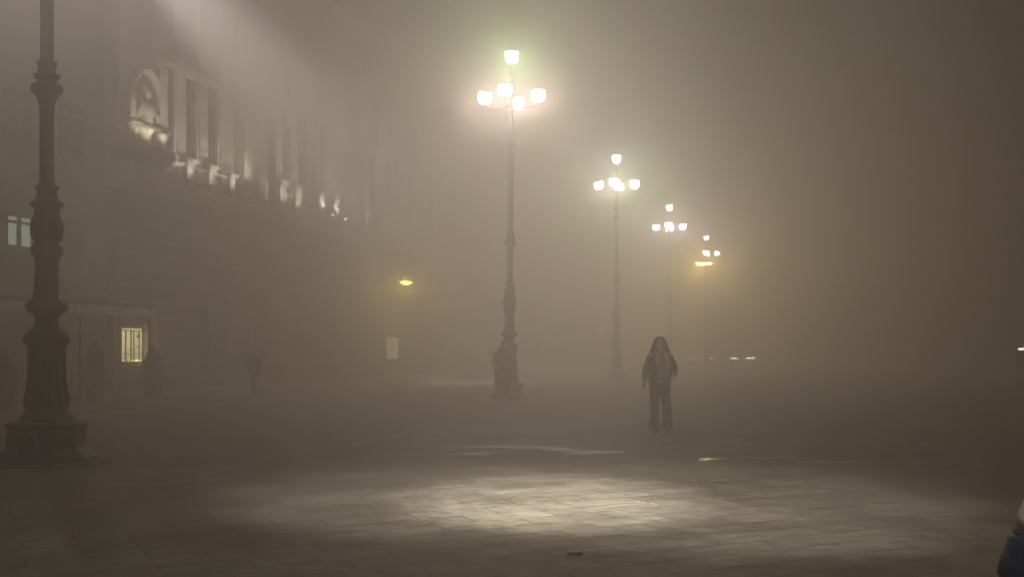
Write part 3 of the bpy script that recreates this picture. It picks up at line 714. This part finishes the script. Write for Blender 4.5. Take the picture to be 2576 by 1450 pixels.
# person in a dark puffer coat by the second lamp, walking
P2 = dict(P); P2.update(ell=(.27,.05,1.12), wrl=(.26,-.06,.90), hdl=(0,-.3,-1), elr=(-.27,-.05,1.12), wrr=(-.25,-.16,.92), hdr=(0,-.4,-1),
    knl=(.08,-.10,.47), anl=(.075,-.12,.09), knr=(-.08,.02,.46), anr=(-.08,.16,.12))
X, Y = pos(1268, 1005)
t = human('person', 'person in a bulky dark quilted coat walking in front of the tallest lit lamp', X, Y, .25, 1.76, P2)
def coat(t, hem, rows_, m='puffy', quilts=9):
    b = MB(); rings = []
    for i in range(quilts*4+1):
        f = i/(quilts*4); zz = hem + (1.42-hem)*f
        for (za, ra, ya), (zb, rb_, yb_) in zip(rows_, rows_[1:]):
            if za <= zz <= zb+1e-6:
                q = (zz-za)/(zb-za); rx, ry = ra+(rb_-ra)*q, ya+(yb_-ya)*q; break
        pu_ = 1+.035*abs(math.sin(math.pi*f*quilts))
        rings.append((0, 0, zz, rx*pu_, ry*pu_))
    b.loft(rings, 30, .01, 7); return b.build('coat', m, t, smooth=True)
coat(t, .55, [(.55,.27,.20),(.8,.28,.21),(1.0,.27,.20),(1.3,.27,.19),(1.38,.21,.15),(1.43,.09,.09)])
sleeve(t, (.20,0,1.36), P2['ell'], (.262,-.04,.95), (.10,.095,.07), 'puffy'); sleeve(t, (-.20,0,1.36), P2['elr'], (-.252,-.14,.97), (.10,.095,.07), 'puffy')
def trousers(t, P, m='pants'):
    b = MB()
    for s_ in ('l','r'):
        hp, kn, an = (Vector(P[q+s_]) for q in ('hp','kn','an'))
        b.tube([hp+Vector((0,0,.05)), (hp+kn)/2, kn, (kn+an)/2, an+Vector((0,0,.0))], [.105,.09,.07,.068,.06], 14)
    b.ball((0,0,.90), (.17,.125,.12), 18, 10); b.build('trousers', m, t, smooth=True, remesh=.012)
trousers(t, P2)
MB().tube([(.15*math.cos(a), .03+.12*math.sin(a), 1.45+.03*math.sin(a)) for a in [2*math.pi*i/24 for i in range(25)]], .05, 8).build('hood', 'puffy', t, smooth=True)
b = MB(); b.ball(Vector(P['head'])+Vector((0,.015,.035)), (.093,.11,.105), 18, 12); b.build('hair', 'hair', t, smooth=True)
# stooping walker far left
P3 = dict(P); P3.update(head=(0,-.20,1.48), neck=(0,-.10,1.36), shl=(.18,-.08,1.30), shr=(-.18,-.08,1.30), ell=(.27,-.03,1.06), elr=(-.28,-.05,1.08), wrl=(.20,-.22,.98), wrr=(-.20,-.24,1.0),
    hdl=(-.4,-.8,-.1), hdr=(.4,-.8,-.1), knl=(.06,-.12,.47), anl=(.05,-.10,.09), knr=(-.06,.02,.46), anr=(-.05,.12,.11))
X, Y = pos(641, 1000)
t = human('person', 'stooping person in dark clothes far away below the palazzo', X, Y, -.5, 1.66, P3)
b = MB().loft([(0,0,.80,.22,.16),(0,0,.95,.215,.16),(0,-.05,1.15,.22,.16),(0,-.08,1.28,.22,.15),(0,-.09,1.34,.15,.12),(0,-.10,1.38,.08,.08)], 26, .015, 7); b.build('coat', 'puffy', t, smooth=True)
sleeve(t, (.19,-.08,1.29), P3['ell'], (.215,-.19,.99), (.08,.07,.055), 'puffy'); sleeve(t, (-.19,-.08,1.29), P3['elr'], (-.215,-.21,1.01), (.08,.07,.055), 'puffy')
trousers(t, P3); MB().ball(Vector(P3['head'])+Vector((0,.015,.03)), (.092,.11,.105), 18, 12).build('hair', 'hair', t, smooth=True)
# child cut off by the right edge: padded jacket, beige shoulders over navy
P4 = dict(P); P4.update(shl=(.20,0,1.36), ell=(.25,.03,1.08), wrl=(.24,-.10,.85), shr=(-.19,0,1.36), elr=(-.245,.03,1.08), wrr=(-.235,-.10,.85), hdr=(0,-.3,-1), hdl=(0,-.3,-1), thr=(.5,-.8,0))
t = human('person', 'child in a navy padded jacket with beige shoulders, mostly outside the right edge', 1.470, 2.6, 0, 1.36, P4)
trousers(t, P4)
MB().loft([(0,0,.80,.20,.15)] + [(0,0,.80+.07*i+.035*j,.215+.012*(j),.155+.01*j) for i in range(6) for j in (0,1)] + [(0,0,1.239,.226,.165)], 32, .008, 7).build('jacket', 'navy', t, smooth=True)
MB().loft([(0,0,1.24,.232,.17),(0,0,1.312,.222,.162),(0,0,1.36,.20,.145),(0,0,1.40,.15,.12),(0,0,1.44,.09,.085),(0,0,1.47,.075,.075)], 32, .006, 7).build('yoke', 'beige', t, smooth=True)
for sx, el, wr in ((1, 'ell', 'wrl'), (-1, 'elr', 'wrr')):
    a, e, w_ = Vector((sx*.175,0,1.375)), Vector(P4[el]), Vector(P4[wr])+Vector((0,.02,.05))
    p1 = a.lerp(e, .46)
    MB().tube([Vector((sx*.12,0,1.40)), a+Vector((0,0,.012)), a.lerp(e,.14), a.lerp(e,.3), p1], [.05,.075,.095,.10,.104], 24).build('sleeve_cap', 'beige', t, smooth=True)
    n = 15; pts = []; rr = []
    for i in range(n):
        f = i/(n-1); q = p1.lerp(e, min(1, f*2)) if f < .5 else e.lerp(w_, f*2-1)
        if abs(f-.5) < .12: q = q + Vector((-sx*.008, -.006, 0))
        pts.append(q); rr.append((.103 + .010*math.sin(math.pi*min(1, f*1.8)) - .03*max(0, f-.6)*2) * (1+.03*math.sin(f*24)))
    MB().tube(pts, rr, 24).build('sleeve', 'navy', t, smooth=True)
MB().ball(Vector(P4['head'])+Vector((0,.012,.03)), (.10,.115,.115), 20, 12).build('hair', 'hair', t, smooth=True)

# ------------------------------------------------------------ the fog
hz = MB().box(-110, 125, -22, 160, -1, 26).build('haze', 'pane', None)
hm = bpy.data.materials.new('fog'); hm.use_nodes = True; nt = hm.node_tree; nt.nodes.clear()
out = nt.nodes.new('ShaderNodeOutputMaterial'); pv = nt.nodes.new('ShaderNodeVolumePrincipled')
pv.inputs['Color'].default_value = (.905, .856, .838, 1); pv.inputs["Density"].default_value = 0.045
pv.inputs['Anisotropy'].default_value = 0.78
nt.links.new(pv.outputs[0], out.inputs['Volume'])
hz.data.materials.clear(); hz.data.materials.append(hm); tag(hz, 'dense warm night fog filling the whole square', None, None, 'stuff')
